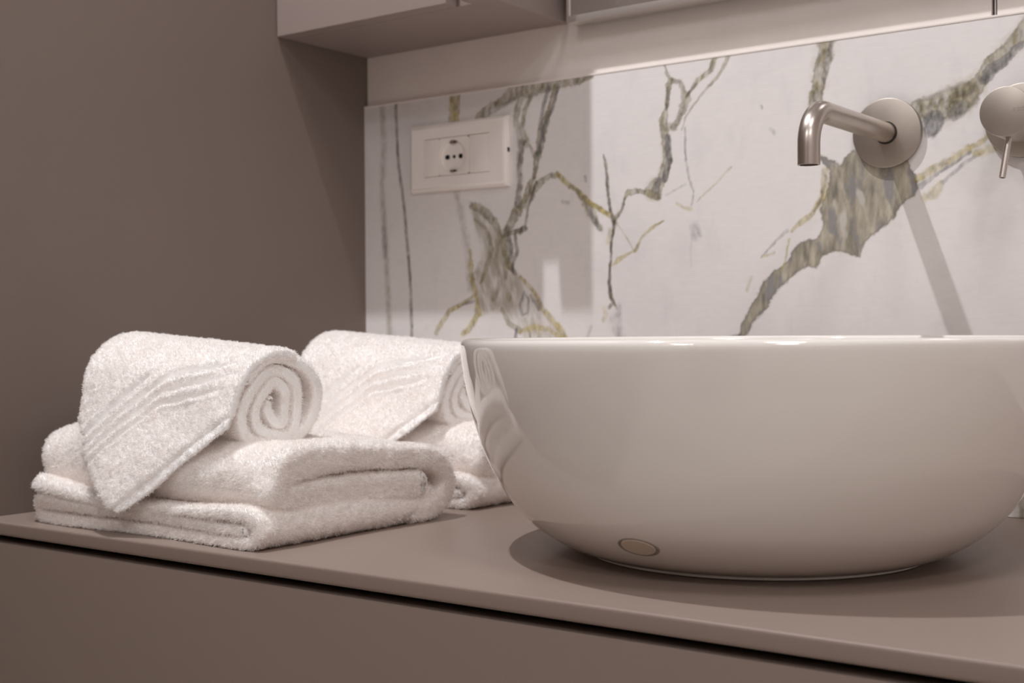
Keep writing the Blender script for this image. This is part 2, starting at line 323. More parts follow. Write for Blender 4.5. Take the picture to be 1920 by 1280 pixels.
# large patches: strands running down the stone, slate islands, pale islands
for flat, cname, st, kind in POLYS:
    pts = np.array(flat).reshape(-1, 2); n = len(pts)
    inside = np.zeros(GX.shape, bool); dist = np.full(GX.shape, 9.)
    for k in range(n):
        x0, z0 = pts[k]; x1, z1 = pts[(k+1) % n]
        c_ = ((z0 > wz) != (z1 > wz)) & (wx < (x1-x0)*(wz-z0)/((z1-z0) or 1e-9)+x0); inside ^= c_
        L2 = (x1-x0)**2+(z1-z0)**2; t = np.clip(((wx-x0)*(x1-x0)+(wz-z0)*(z1-z0))/L2, 0, 1)
        dist = np.minimum(dist, np.hypot(wx-x0-t*(x1-x0), wz-z0-t*(z1-z0)))
    sd = np.where(inside, dist, -dist)
    if kind:
        s1 = fbm(GX*1.0, GZ*.30, 170, 5, 4); s2 = fbm(GX, GZ*.34, 90, 9, 4); s3 = fbm(GX, GZ*.42, 75, 12, 3)
        a = np.clip(sd/.0012+.5, 0, 1)*st
        cc = np.array([.32, .285, .205])+s1[..., None]*np.array([.34, .31, .25])
        sl = np.clip((s2-.16)*5, 0, 1)[..., None]; cc = cc*(1-sl*.8)+np.array([.17, .17, .185])*sl*.8
        wh = np.clip((s3-.34)*6, 0, 1)[..., None]; cc = cc*(1-wh*.8)+np.array([.60, .56, .50])*wh*.8
        lay(a, np.clip(cc, .08, .8))
        lay(np.exp(-(sd/.0011)**2)*.55, VC['dark'])
    else:
        s1 = fbm(GX+GZ*.25, GZ*.35, 120, 25, 4); s2 = fbm(GX+GZ*.2, GZ*.5, 60, 29, 3)
        a = np.clip(sd/.006+.4, 0, 1)*np.clip(.58+s1*1.1+s2*.4, .2, .95)*st*1.35
        lay(a, VC['olive'])
for ar, cname, soft, st in VEINS:
    p = np.array(ar).reshape(-1, 3); c_ = VC[cname]
    best = np.full(GX.shape, 9.)
    mrg = .02+p[:, 2].max()*2.5
    ix = slice(*np.searchsorted(xs, (p[:, 0].min()-mrg, p[:, 0].max()+mrg))); iz = slice(*np.searchsorted(zs, (p[:, 1].min()-mrg, p[:, 1].max()+mrg)))
    if ix.start >= ix.stop or iz.start >= iz.stop: continue
    kw = .45 if p[:, 2].max() < .0028 else 1.
    if p[:, 0].max() < .075: kw = .2
    ax, az = GX[ix, iz]*(1-kw)+wx[ix, iz]*kw, GZ[ix, iz]*(1-kw)+wz[ix, iz]*kw; b = np.full(ax.shape, 99.)
    for q0, q1 in zip(p, p[1:]):
        dx, dz = q1[0]-q0[0], q1[1]-q0[1]; t = np.clip(((ax-q0[0])*dx+(az-q0[1])*dz)/(dx*dx+dz*dz+1e-12), 0, 1)
        wd = (q0[2]+(q1[2]-q0[2])*t)*1.38
        b = np.minimum(b, np.hypot(ax-q0[0]-t*dx, az-q0[1]-t*dz)/np.maximum(wd, 4e-4))
    e = 1-np.clip((b-(1-soft*.75))/(soft*1.3+.15), 0, 1); e = e*e*(3-2*e)
    br = .9+.6*fbm(GX[ix, iz], GZ[ix, iz]*.5, 230, 77, 3)
    a = np.clip(e*st*br, 0, 1)
    cc = np.array(c_)[None, None]*(1+.75*fbm(GX[ix, iz], GZ[ix, iz]*.6, 300, 55, 3)[..., None])
    if cname in ('olive', 'dark'):      # pale yellowish fringe along the vein
        h_ = (np.clip(1-np.abs(b-1.35)/.5, 0, 1)*np.clip(.25+.8*fbm(GX[ix, iz], GZ[ix, iz], 90, 83, 3), 0, 1)*st*.45)[..., None]; Cc[ix, iz] = Cc[ix, iz]*(1-h_)+np.array([.52, .46, .30])*h_
    sub = Cc[ix, iz]; Cc[ix, iz] = sub*(1-a[..., None])+cc*a[..., None]
    if p[:, 2].max() > .0022 and cname in ('olive', 'slate') and soft < .65:      # darker rim of the broad veins
        ed = np.exp(-((b-.92)/.16)**2)*.35*st; Cc[ix, iz] = Cc[ix, iz]*(1-ed[..., None])+np.array(VC['dark'])*ed[..., None]
nx, nz = GX.shape
co = np.zeros((nx*nz, 3), np.float32); co[:, 0] = GX.ravel(); co[:, 2] = GZ.ravel()
idx = np.arange(nx*nz).reshape(nx, nz)
quads = np.stack([idx[:-1, :-1], idx[1:, :-1], idx[1:, 1:], idx[:-1, 1:]], -1).reshape(-1, 4)
def np_mesh(name, co, faces, smooth=True):
    me = bpy.data.meshes.new(name); co = np.asarray(co, np.float32); faces = np.asarray(faces, np.int32); k = faces.shape[1]
    me.vertices.add(len(co)); me.vertices.foreach_set('co', co.ravel())
    me.loops.add(faces.size); me.loops.foreach_set('vertex_index', faces.ravel())
    me.polygons.add(len(faces)); me.polygons.foreach_set('loop_start', np.arange(0, faces.size, k, dtype=np.int32))
    me.polygons.foreach_set('use_smooth', np.full(len(faces), smooth)); me.update(calc_edges=True); me.validate()
    return me
# box behind the face, so the slab has its real 6 mm of thickness
nb = len(co); bx_ = np.array([[0, 0, 0], [1.599, 0, 0], [1.599, 0, TOPZ], [0, 0, TOPZ], [0, .0055, 0], [1.599, .0055, 0], [1.599, .0055, TOPZ], [0, .0055, TOPZ]], np.float32)
co = np.vstack([co, bx_]); side = np.array([[0, 4, 5, 1], [1, 5, 6, 2], [2, 6, 7, 3], [3, 7, 4, 0], [7, 6, 5, 4]])+nb
me = np_mesh('marble_splashback', co, np.vstack([quads, side]), False)
at = me.color_attributes.new('stone', 'FLOAT_COLOR', 'POINT')
ca = np.ones((len(co), 4), np.float32); ca[:nb, :3] = Cc.reshape(-1, 3); ca[nb:, :3] = base
at.data.foreach_set('color', ca.ravel())
m_marble = mat('marble_stone', (.73, .70, .68), .22, spec=.5)
nt = m_marble.node_tree; a_ = nt.nodes.new('ShaderNodeAttribute'); a_.attribute_name = 'stone'
nz_ = nt.nodes.new('ShaderNodeTexNoise'); nz_.inputs['Scale'].default_value = 120; nz_.inputs['Detail'].default_value = 5
hs = nt.nodes.new('ShaderNodeMix'); hs.data_type = 'RGBA'; hs.blend_type = 'MULTIPLY'; hs.inputs[0].default_value = .10
nt.links.new(a_.outputs['Color'], hs.inputs[6]); nt.links.new(nz_.outputs['Fac'], hs.inputs[7]); nt.links.new(hs.outputs[2], nt.nodes['Principled BSDF'].inputs['Base Color'])
sp = link('marble_splashback', me, m_marble)
tag(sp, 'white marble splashback slab with olive and grey veins behind the basin', 'splashback')
bm = bmesh.new(); box(bm, 0, 1.599, -.0006, .0055, TOPZ, TOPZ+.0022, bev=.0004, seg=1)
tag(bm_obj('edge_trim', bm, m_trim, sp, smooth=False), 'thin white strip along the top edge')

# ------------------------------------------------------------ vanity
DEP, TH, VX = .523, .0124, 1.6
bm = bmesh.new(); box(bm, .0005, VX, -DEP, -.0008, -TH, 0, bev=.0026, seg=4)
tag(bm_obj('worktop', bm, m_top), 'thin matt taupe vanity top running under the basin and towels', 'countertop')
van = empty('vanity_cabinet', (VX/2, -.26, FL+.3))
tag(van, 'taupe vanity cabinet with a smooth drawer front under the top', 'cabinet')
def part(name, bm, m_, parent, **k): return bm_obj(name, bm, m_, parent, org=parent.location, **k)
bm = bmesh.new(); box(bm, .001, VX-.001, -DEP+.024, -.002, FL+.3, -TH-.0002); part('body', bm, m_black, van, smooth=False)
bm = bmesh.new(); box(bm, .001, VX-.001, -DEP+.001, -DEP+.022, FL+.3, -TH-.0064, bev=.0012); part('drawer_front', bm, m_taupe, van)

# ------------------------------------------------------------ wall cabinet and mirror
cab = empty('wall_cabinet', (.15, -.07, .5065))
tag(cab, 'taupe wall cabinet hanging in the corner above the socket', 'cabinet')
CB = .5065
bm = bmesh.new(); box(bm, .001, .268, -.126, .005, CB+.0005, 1.25, bev=.0006); part('body', bm, m_cab, cab)
bm = bmesh.new(); box(bm, .001, .2495, -.147, -.128, CB, 1.25, bev=.0012); part('door', bm, m_cab, cab)
bm = bmesh.new(); box(bm, .2685, .301, -.147, .005, CB, 1.25, bev=.0012); part('side_panel', bm, m_cab, cab)
mir = empty('mirror', (.8, -.02, CB))
tag(mir, 'wide wall mirror in a thin pale metal frame beside the wall cabinet', 'mirror')
MX0, MX1, MZ = .3150, 1.5, .5002
bm = bmesh.new(); box(bm, MX0+.002, MX1-.002, -.018, .004, MZ+.002, 1.2); part('backing', bm, m_dark, mir, smooth=False)
bm = bmesh.new()
box(bm, MX0, MX1, -.0215, -.001, MZ, MZ+.007, bev=.0005, seg=2); box(bm, MX0, MX0+.004, -.0215, -.001, MZ+.007, 1.2, bev=.0005, seg=2)
box(bm, MX1-.004, MX1, -.0215, -.001, MZ+.007, 1.2, bev=.0005, seg=2); box(bm, MX0, MX1, -.0215, -.001, 1.2, 1.207, bev=.0005, seg=2)
part('frame', bm, m_frame, mir)
bm = bmesh.new(); box(bm, MX0+.004, MX1-.004, -.0200, -.0185, MZ+.007, 1.2); part('glass', bm, m_mirror, mir, smooth=False)

# ------------------------------------------------------------ power socket (four-module plate)
SX0, SX1, SZ0, SZ1 = .0783, .223, .3331, .4131
soc = empty('power_socket', ((SX0+SX1)/2, 0, (SZ0+SZ1)/2))
tag(soc, 'white rectangular wall plate with a round power outlet on the marble', 'power socket')
IX0, IX1, IZ0, IZ1 = .1005, .1985, .3505, .3955
bm = bmesh.new()   # plate as a ring with rounded outer edge and an opening
def ring(y, o, i=None):
    r_ = []
    for (a, b, c, e) in ([o] if i is None else [o, i]):
        r_.append([bm.verts.new(v) for v in ((a, y, c), (b, y, c), (b, y, e), (a, y, e))])
    return r_
def loopfaces(A, B):
    for k in range(4): bm.faces.new((A[k], A[(k+1) % 4], B[(k+1) % 4], B[k]))
o0 = ring(-.0002, (SX0, SX1, SZ0, SZ1))[0]; o1 = ring(-.0045, (SX0, SX1, SZ0, SZ1))[0]
o2 = ring(-.0075, (SX0+.004, SX1-.004, SZ0+.004, SZ1-.004))[0]
i1 = ring(-.0068, (IX0, IX1, IZ0, IZ1))[0]; i0 = ring(-.0002, (IX0, IX1, IZ0, IZ1))[0]
for a, b in ((o0, o1), (o1, o2), (o2, i1), (i1, i0), (i0, o0)): loopfaces(a, b)
bmesh.ops.bevel(bm, geom=[e for e in bm.edges if all(v in o1+o2 for v in e.verts)], offset=.0012, segments=2, affect='EDGES')
part('plate', bm, m_plastic, soc)
SCX, SCZ = .1435, .3728
m1 = .0225
bm = bmesh.new(); box(bm, IX0+.0004, IX0+.0225, -.0062, -.0004, IZ0+.0006, IZ1-.0006, bev=.0004, seg=2); part('blank_module', bm, m_plastic, soc)
bm = bmesh.new(); box(bm, .1695, IX1-.0004, -.0062, -.0004, IZ0+.0006, IZ1-.0006, bev=.0004, seg=2); part('blank_module', bm, m_plastic, soc)
# outlet module: square face with a round well
bm = bmesh.new(); seg = 48; R0 = .0192
f0, f1, g0, g1 = IX0+.0229, .1691, IZ0+.0006, IZ1-.0006
circ = lambda R, y: [bm.verts.new((SCX+R*math.cos(2*PI*k/seg), y, SCZ+R*math.sin(2*PI*k/seg))) for k in range(seg)]
def sq(y):
    out = []
    for k in range(seg):
        a = 2*PI*k/seg; cx, cz = math.cos(a), math.sin(a)
        hx = (f1-SCX) if cx > 0 else (SCX-f0); hz = (g1-SCZ) if cz > 0 else (SCZ-g0)
        s_ = min(hx/abs(cx) if abs(cx) > 1e-9 else 9, hz/abs(cz) if abs(cz) > 1e-9 else 9); out.append(bm.verts.new((SCX+cx*s_, y, SCZ+cz*s_)))
    return out
LS = [sq(-.0004), sq(-.0062), circ(R0+.0008, -.0062), circ(R0, -.0058), circ(R0-.0006, -.0018)]
for A, B in zip(LS, LS[1:]):
    for k in range(seg): bm.faces.new((A[k], A[(k+1) % seg], B[(k+1) % seg], B[k]))
bm.faces.new(LS[-1]); bm.faces.new(LS[0][::-1])
ow = part('outlet', bm, m_plastic, soc)
for hx, hw in ((-.0095, .0030), (0, .0022), (.0095, .0030)):
    bm = bmesh.new(); lathe(bm, [(0, 0), (hw*.9, 0), (hw*.9, .0007), (0, .0007)], 20, Matrix.Translation((SCX+hx-soc.location.x, -.0018-.0002, SCZ-soc.location.z)) @ Matrix.Rotation(PI/2, 4, 'X'))
    if hx: box(bm, SCX+hx-soc.location.x-(.0035 if hx < 0 else .0002), SCX+hx-soc.location.x+(.0002 if hx < 0 else .0026), -.0027, -.0020, SCZ-soc.location.z-.0021, SCZ-soc.location.z+.0021)
    bm_obj('pin_hole', bm, m_hole, ow)
for sgn in (1, -1):
    bm = bmesh.new(); box(bm, -.0045, .0045, -.0052, -.0022, -.0011, .0011, bev=.0006, seg=2)
    bmesh.ops.translate(bm, vec=(SCX-soc.location.x, 0, SCZ-soc.location.z+sgn*.0166), verts=bm.verts)
    bm_obj('earth_contact', bm, m_steel_flat, ow)
    bm = bmesh.new(); box(bm, .0018, .0038, -.0055, -.0050, -.0010, .0010)
    bmesh.ops.translate(bm, vec=(SCX-soc.location.x, 0, SCZ-soc.location.z+sgn*.0166), verts=bm.verts)
    bm_obj('contact_slot', bm, m_hole, ow)
bm = bmesh.new(); box(bm, SX1-.0008, SX1+.0003, -.0040, -.0012, .3716, .3766); part('pry_slot', bm, m_hole, soc, smooth=False)

# ------------------------------------------------------------ wall spout and mixer control
FX, FZ = .6622, .3505
RY = Matrix.Rotation(PI/2, 4, 'X')       # local z -> -y
def disc_prof(r, y0, y1, bev=.0008): return [(0, y0), (r, y0), (r, y1-bev), (r-bev*.3, y1-bev*.3), (r-bev, y1), (0, y1)]
sp_ = empty('wall_spout', (FX, 0, FZ))
tag(sp_, 'curved brushed steel spout on a round wall plate above the basin', 'tap')
bm = bmesh.new(); lathe(bm, disc_prof(.0325, .0002, .0062), 96, RY); bm_obj('wall_plate', bm, m_steel_flat, sp_)
bm = bmesh.new(); lathe(bm, [(.0093, .0062), (.0106, .0062), (.0106, .0068), (.0093, .0068)], 48, RY); bm_obj('gasket', bm, m_hole, sp_)
bm = bmesh.new(); RB = .031; YE = -.184; pts = [(0, -.004, 0)]
pts += [(0, -.02-k*.012, 0) for k in range(0, 11)]
pts = [p for p in pts if p[1] > YE+RB+.002]
for k in range(0, 15):
    a = PI/2*k/14; pts.append((0, YE+RB-RB*math.sin(a), -RB+RB*math.cos(a)))
pts += [(0, YE, -RB-.004), (0, YE, -RB-.009), (0, YE, -RB-.0135), (0, YE, -RB-.0165)]
tube(bm, pts, .0093, 48, inner=.0078); bm_obj('spout_tube', bm, m_steel, sp_)
KX, KZ = .7845, .3505
kn = empty('mixer_control', (KX, 0, KZ))
tag(kn, 'round brushed steel mixer control with a thin pin lever, right of the spout', 'tap control')
bm = bmesh.new(); lathe(bm, disc_prof(.0325, .0002, .0062), 96, RY); bm_obj('wall_plate', bm, m_steel_flat, kn)
bm = bmesh.new(); lathe(bm, [(0, .006), (.0198, .006), (.0198, .0225), (.0190, .0225), (.0190, .0240), (0, .0240)], 96, RY); bm_obj('collar', bm, m_steel, kn)
bm = bmesh.new(); lathe(bm, disc_prof(.0212, .0240, .060, .0007), 96, RY); kb = bm_obj('knob', bm, m_steel_flat, kn)
bm = bmesh.new(); a, b = Vector((0, -.047, -.0185)), Vector((-.004, -.054, -.0550))
tube(bm, [a.lerp(b, t/8) for t in range(9)], .0027, 24, inner=.0018); bm_obj('lever', bm, m_steel, kn)
# faint engraved lettering on the knob: stroke-built capitals, mostly beyond the frame's edge
bm = bmesh.new(); LH = .0026
def stroke(x0, z0, x1, z1): box(bm, x0, x1, -.06012, -.06, z0-.0004, z1-.0004)
lx = .0070
for g in 'EDO':
    t_ = .00038; W = .0021
    stroke(lx, 0, lx+t_, LH)
    if g in 'ED O'.replace(' ', ''):
        stroke(lx, 0, lx+W, t_); stroke(lx, LH-t_, lx+W, LH)
    if g == 'E': stroke(lx, LH/2-t_/2, lx+W*.85, LH/2+t_/2)
    else: stroke(lx+W-t_, 0, lx+W, LH)
    lx += .0032
bm_obj('engraving', bm, mat('engraved_grey', (.33, .28, .24), .5), kb, smooth=False)

# ------------------------------------------------------------ washbasin
BX, BY = .6585, -.2823
bas = empty('washbasin', (BX, BY, 0))
tag(bas, 'large round glossy white vessel basin standing on the vanity top', 'washbasin')
outer = [(.1225, .0004), (.1275, .0004), (.1282, .0008), (.1282, .0013), (.1276, .0018), (.1300, .0024), (.1370, .0046), (.1480, .0088), (.1580, .0145), (.1690, .0225), (.1810, .0340),
         (.1912, .0480), (.1997, .0630), (.2068, .0790), (.2124, .0960), (.2172, .1140), (.2204, .1300), (.2224, .1430), (.2234, .1520), (.2236, .1565),
         (.2231, .1594), (.2217, .1613), (.2196, .1622), (.2176, .1620)]
inner = [(.2158, .1608), (.2146, .1585), (.2138, .1540), (.2126, .1440), (.2090, .1280), (.2022, .1080), (.1920, .0880), (.1790, .0680), (.1600, .0480), (.1330, .0310), (.1000, .0200), (.0600, .0135), (.0235, .0110), (.0232, .0040), (0, .0040)]
def smooth_prof(P, k=4):
    P = np.array(P); out = []
    for i in range(len(P)-1):
        p0, p1, p2, p3 = P[max(i-1, 0)], P[i], P[i+1], P[min(i+2, len(P)-1)]
        for t in np.linspace(0, 1, k, endpoint=False):
            out.append(.5*((2*p1)+(-p0+p2)*t+(2*p0-5*p1+4*p2-p3)*t*t+(-p0+3*p1-3*p2+p3)*t**3))
    out.append(P[-1]); return [tuple(q) for q in out]
bm = bmesh.new(); prof = [(0, .0040), (.118, .0040), (.1225, .0004)] + outer[1:5] + smooth_prof(outer[5:]+inner[:-3]) + inner[-3:]
lathe(bm, prof, 256); bo = bm_obj('bowl', bm, m_ceramic, bas)
bm = bmesh.new(); lathe(bm, [(0, .0042), (.0222, .0042), (.0222, .0105), (.0226, .0112), (.0205, .0118), (.0200, .0165), (.0190, .0178), (0, .0185)], 48); bm_obj('drain', bm, m_steel, bas)
# small beige oval disc in a dark ring, low on the outside of the bowl
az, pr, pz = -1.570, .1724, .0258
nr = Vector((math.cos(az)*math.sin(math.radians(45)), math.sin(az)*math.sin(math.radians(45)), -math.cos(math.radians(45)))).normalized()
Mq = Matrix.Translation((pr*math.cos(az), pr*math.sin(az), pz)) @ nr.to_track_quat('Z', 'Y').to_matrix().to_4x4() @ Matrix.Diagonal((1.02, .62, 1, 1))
bm = bmesh.new(); lathe(bm, [(0, -.004), (.0150, -.004), (.0150, .0006), (.0138, .0008), (.0132, .0002), (0, .0002)], 48, Mq); rg = bm_obj('ring', bm, mat('grey_ring', (.30, .255, .225), .4), bas)
bm = bmesh.new(); lathe(bm, [(0, -.002), (.0128, -.002), (.0128, .0004), (.0120, .0010), (0, .0013)], 48, Mq); tag(bm_obj('oval_disc', bm, mat('beige_oval', (.62, .52, .42), .35), bas), 'small beige oval disc low on the outside')
# ------------------------------------------------------------ towels
def crom(P, n):
    """resample a centreline (a, b, thickness) smoothly to n points"""
    P = np.array(P, float); out = []
    for i in range(len(P)-1):
        p0, p1, p2, p3 = P[max(i-1, 0)], P[i], P[i+1], P[min(i+2, len(P)-1)]
        for t in np.linspace(0, 1, 24, endpoint=False):
            out.append(.5*((2*p1)+(-p0+p2)*t+(2*p0-5*p1+4*p2-p3)*t*t+(-p0+3*p1-3*p2+p3)*t**3))
    out.append(P[-1]); out = np.array(out)
    s = np.concatenate([[0], np.cumsum(np.hypot(*np.diff(out[:, :2], axis=0).T))])
    q = np.linspace(0, s[-1], n)
    return np.stack([np.interp(q, s, out[:, k]) for k in range(out.shape[1])], -1)
def outline(c):
    """closed outline around a centreline with thickness, round ends"""
    a, b, t = c[:, 0], c[:, 1], c[:, 2]/2
    da, db = np.gradient(a), np.gradient(b); l = np.hypot(da, db); nx_, nz_ = -db/l, da/l
    up = np.stack([a+nx_*t, b+nz_*t], -1); dn = np.stack([a-nx_*t, b-nz_*t], -1)
    def cap(k, sg):
        th = np.linspace(-PI/2, PI/2, 11)[1:-1]
        tx, tz = sg*da[k]/l[k], sg*db[k]/l[k]; mx, mz = (nx_[k], nz_[k])
        return np.stack([a[k]+t[k]*(np.cos(th)*tx+np.sin(th)*mx*(-1)), b[k]+t[k]*(np.cos(th)*tz+np.sin(th)*mz*(-1))], -1)
    e = cap(-1, 1)[::-1]; s = cap(0, -1)
    return np.vstack([up, e, dn[::-1], s])
def sweep(path, n, s0, s1, ns, place, edge=.004, shrink=.55):
    """sweep a ribbon section; at both ends its thickness eases in, so the cut edge looks plump. place(a,b,s)->xyz arrays"""
    c = crom(path, n)
    ss = np.concatenate([s0+edge*(1-np.cos(np.linspace(0, PI/2, 6)))[:-1]*1.0, np.linspace(s0+edge, s1-edge, ns), (s1-edge*(1-np.cos(np.linspace(0, PI/2, 6)))[:-1])[::-1]])
    V = []; m = None
    for s in ss:
        dd = min(s-s0, s1-s); q = min(1, dd/edge); k = shrink+(1-shrink)*math.sqrt(max(0, 1-(1-q)**2))
        cc = c.copy(); cc[:, 2] *= k
        o = outline(cc); m = len(o); V.append(np.stack(place(o[:, 0], o[:, 1], np.full(m, s)), -1))
    co = np.vstack(V); R = len(ss); idx = np.arange(R*m).reshape(R, m)
    f = [np.stack([idx[:-1], np.roll(idx[:-1], -1, 1), np.roll(idx[1:], -1, 1), idx[1:]], -1).reshape(-1, 4)]
    nn = len(c)                              # end caps as quads across the ribbon
    for row, flip in ((idx[0], 0), (idx[-1], 1)):
        up = row[:nn]; dn = row[nn+9:nn+9+nn][::-1]
        q = np.stack([up[:-1], up[1:], dn[1:], dn[:-1]], -1); f.append(q[:, ::-1] if not flip else q)
        e = row[nn:nn+9]; s_ = row[nn+9+nn:]
        for arc, A, B in ((e, up[-1], dn[-1]), (s_, dn[0], up[0])):
            ch = np.concatenate([[A], arc, [B]]); q = np.array([[ch[k], ch[k+1], ch[-2-k], ch[-1-k]] for k in range(5)]); 
            f.append(q[:, ::-1] if flip else q)
    F_ = np.vstack(f)
    v = co[F_]; vol = (np.cross(v[:, 1]-v[:, 0], v[:, 2]-v[:, 0])*v[:, 0]).sum()+(np.cross(v[:, 2]-v[:, 0], v[:, 3]-v[:, 0])*v[:, 0]).sum()
    return co, (F_ if vol > 0 else F_[:, ::-1])
def n3(p, sc, seed):
    return (vnoise(p[:, 0]+p[:, 1]*.37, p[:, 2]-p[:, 1]*.61, sc, seed)+vnoise(p[:, 1]+p[:, 2]*.45+3, p[:, 0]*.5-p[:, 2]*.8, sc, seed+5))*.5
def normals(co, f):
    v = co[f]; n = np.cross(v[:, 2]-v[:, 0], v[:, 3]-v[:, 1]); N = np.zeros_like(co)
    for k in range(4): np.add.at(N, f[:, k], n)
    return N/np.maximum(np.linalg.norm(N, axis=1, keepdims=True), 1e-12)
def crumple(co, f, amp=.0012, fine=.0004):
    N = normals(co, f); h = amp*n3(co, 22, 11)+amp*.7*n3(co, 55, 12)+fine*n3(co, 240, 13)
    return co+N*h[:, None]
def fuzz(pieces, dens, seed, L=.0023, skip=None, zmin=.0006, bare=None):
    """cotton loops: short tapered strands standing on the exposed faces"""
    rs = np.random.RandomState(seed)
    allv = np.vstack([p[0] for p in pieces]); off = 0; fs = []
    for c_, f_ in pieces: fs.append(f_+off); off += len(c_)
    F = np.vstack(fs); v = allv[F]; nrm = np.cross(v[:, 2]-v[:, 0], v[:, 3]-v[:, 1]); ar = np.linalg.norm(nrm, axis=1)/2
    nrm = nrm/np.maximum(np.linalg.norm(nrm, axis=1, keepdims=True), 1e-12)
    n = int(ar.sum()*dens); pick = rs.choice(len(F), n, p=ar/ar.sum())
    a, b = rs.rand(n, 1), rs.rand(n, 1); q = v[pick]
    P = (q[:, 0]*(1-a)+q[:, 1]*a)*(1-b)+(q[:, 3]*(1-a)+q[:, 2]*a)*b; Nn = nrm[pick]
    bvh = BVHTree.FromPolygons([tuple(x) for x in allv.tolist()], [tuple(x) for x in F.tolist()])
    keep = np.zeros(n, bool)
    for i in range(n):
        if P[i, 2] < zmin: continue
        nn_ = Vector(Nn[i]); o = Vector(P[i])+nn_*.0003
        keep[i] = bvh.ray_cast(o, nn_, .0045)[0] is None
    if bare: keep &= ~((Nn[:, 0] > .72) & (rs.rand(n) < bare))
    if skip is not None: keep &= ~skip(P)
    P, Nn = P[keep], Nn[keep]; n = len(P)
    T_ = np.stack([n3(P, 520, 201), n3(P, 520, 202), n3(P, 520, 203)], -1); lm = 1+.6*n3(P, 420, 204)[:, None]
    D = Nn+rs.randn(n, 3)*.42+T_*.85; D /= np.linalg.norm(D, axis=1, keepdims=True)
    D2 = D+rs.randn(n, 3)*.6+Nn*.1; D2 /= np.linalg.norm(D2, axis=1, keepdims=True)
    S = np.cross(D, rs.randn(n, 3)); S /= np.maximum(np.linalg.norm(S, axis=1, keepdims=True), 1e-9)
    ln = L*(.55+.6*rs.rand(n, 1))*lm; wd = .00026*(.7+.6*rs.rand(n, 1))
    p0 = P-Nn*.0003; p1 = P+D*ln*.55; p2 = p1+D2*ln*.5
    p2[:, 2] = np.maximum(p2[:, 2], .0003); p1[:, 2] = np.maximum(p1[:, 2], .0003)
    V = np.stack([p0-S*wd, p0+S*wd, p1+S*wd*.9, p1-S*wd*.9, p2+S*wd*.35, p2-S*wd*.35], 1).reshape(-1, 3)
    k = np.arange(n)[:, None]*6; Q = np.vstack([k+np.array([[0, 1, 2, 3]]), k+np.array([[3, 2, 4, 5]])])
    return V, Q
def join(parts):
    off = 0; cs, fs = [], []
    for c_, f_ in parts: cs.append(c_); fs.append(f_+off); off += len(c_)
    return np.vstack(cs), np.vstack(fs)

DENS = 2.3e6
# --- folded bath towel: a thin doubled base (section in x-z) and a plump top fold (section in y-z) wrapping round the back
base_path = [(.336, .0150, .0082), (.300, .0146, .0086), (.235, .0160, .0088), (.150, .0175, .0088), (.095, .0180, .0090), (.070, .0178, .0092), (.0612, .0150, .0092), (.0600, .0108, .0092), (.0640, .0064, .0092),
             (.075, .0050, .0092), (.150, .0049, .0090), (.250, .0048, .0088), (.320, .0050, .0090), (.3430, .0064, .0094), (.3492, .0110, .0096), (.3490, .0180, .0096), (.3430, .0232, .0096), (.330, .0248, .0092),
             (.280, .0248, .0090), (.190, .0262, .0092), (.110, .0290, .0096), (.075, .0318, .0098), (.064, .0330, .0100)]
def place_base(a, b, s):
    t = np.clip((a-.06)/.29, 0, 1); back = np.clip((s+.505)/.22, 0, 1)
    y = s+.0028*np.sin(a*31+1)*(1-back)+.004*(1-t)*(1-back)*np.sin(b*170)-.012*0
    x = a+(a-.2)*.012*np.sin((s+.5)*14)
    return x, y, b*(1+.10*np.sin(a*23)*(b > .02))
def place_top(a, b, s):
    # a=y, b=z, s=x
    t = np.clip((s-.056)/.296, 0, 1); top = np.clip((b-.030)/.045, 0, 1)
    z = b+top*(.0125*(1-t)**1.1+.0016*np.sin(s*34+.6)+.0010*np.sin(s*71+a*40))
    fr = np.clip((-.40-a)/.09, 0, 1)
    y = a-fr*(.0030*np.sin(s*26+.8)+.002*np.sin(s*57))*(.4+top)+.003*(1-t)
    # gathered wrinkle of the front roll near the right-hand end
    wk = np.exp(-((s-.350)/.014)**2)*fr; z = z-wk*.0045*np.exp(-((b-.052)/.012)**2); y = y+wk*.006*np.exp(-((b-.062)/.012)**2)
    lr = np.clip((.085-s)/.03, 0, 1)**2; z = z-top*lr*.010; z = z+(1-top)*lr*.003
    x = s+.004*(1-2*top*top)*np.clip(1-t*6, 0, 1)-.0035*np.sin((a+.5)*22)*np.clip(t*8-7, 0, 1)
    return x, y, z
top_path = [(-.330, .0100, .017), (-.305, .0105, .018), (-.2870, .0170, .0190), (-.2790, .0290, .0190), (-.2800, .0400, .0190), (-.2890, .0500, .0195), (-.308, .0575, .0205), (-.340, .0610, .0220), (-.380, .0635, .0230),
            (-.430, .0655, .0240), (-.462, .0650, .0255), (-.4800, .0590, .0270), (-.4835, .0500, .0275), (-.4780, .0425, .0265), (-.460, .0385, .0250), (-.425, .0370, .0255), (-.380, .0365, .0265), (-.340, .0350, .0265), (-.318, .0345, .0255)]
pA = sweep(base_path, 330, -.505, -.292, 90, place_base, edge=.0035, shrink=.45)
pB = sweep(top_path, 230, .0565, .3535, 110, place_top, edge=.007, shrink=.55)
pA = (crumple(*pA, amp=.0008), pA[1]); pB = (crumple(*pB, amp=.0014), pB[1])
pA[0][:, 2] = np.maximum(pA[0][:, 2], .0003); pB[0][:, 2] = np.maximum(pB[0][:, 2], .0003)
fz = fuzz([pA, pB], DENS, 1, L=.0027)
def towel_mesh(name, solid, fz_):
    me = np_mesh(name, *join(solid+[fz_])); me.materials.append(m_towel); me.materials.append(m_loop)
    k = sum(len(p[1]) for p in solid); mi = np.ones(len(me.polygons), np.int32); mi[:k] = 0
    me.polygons.foreach_set('material_index', mi); return me
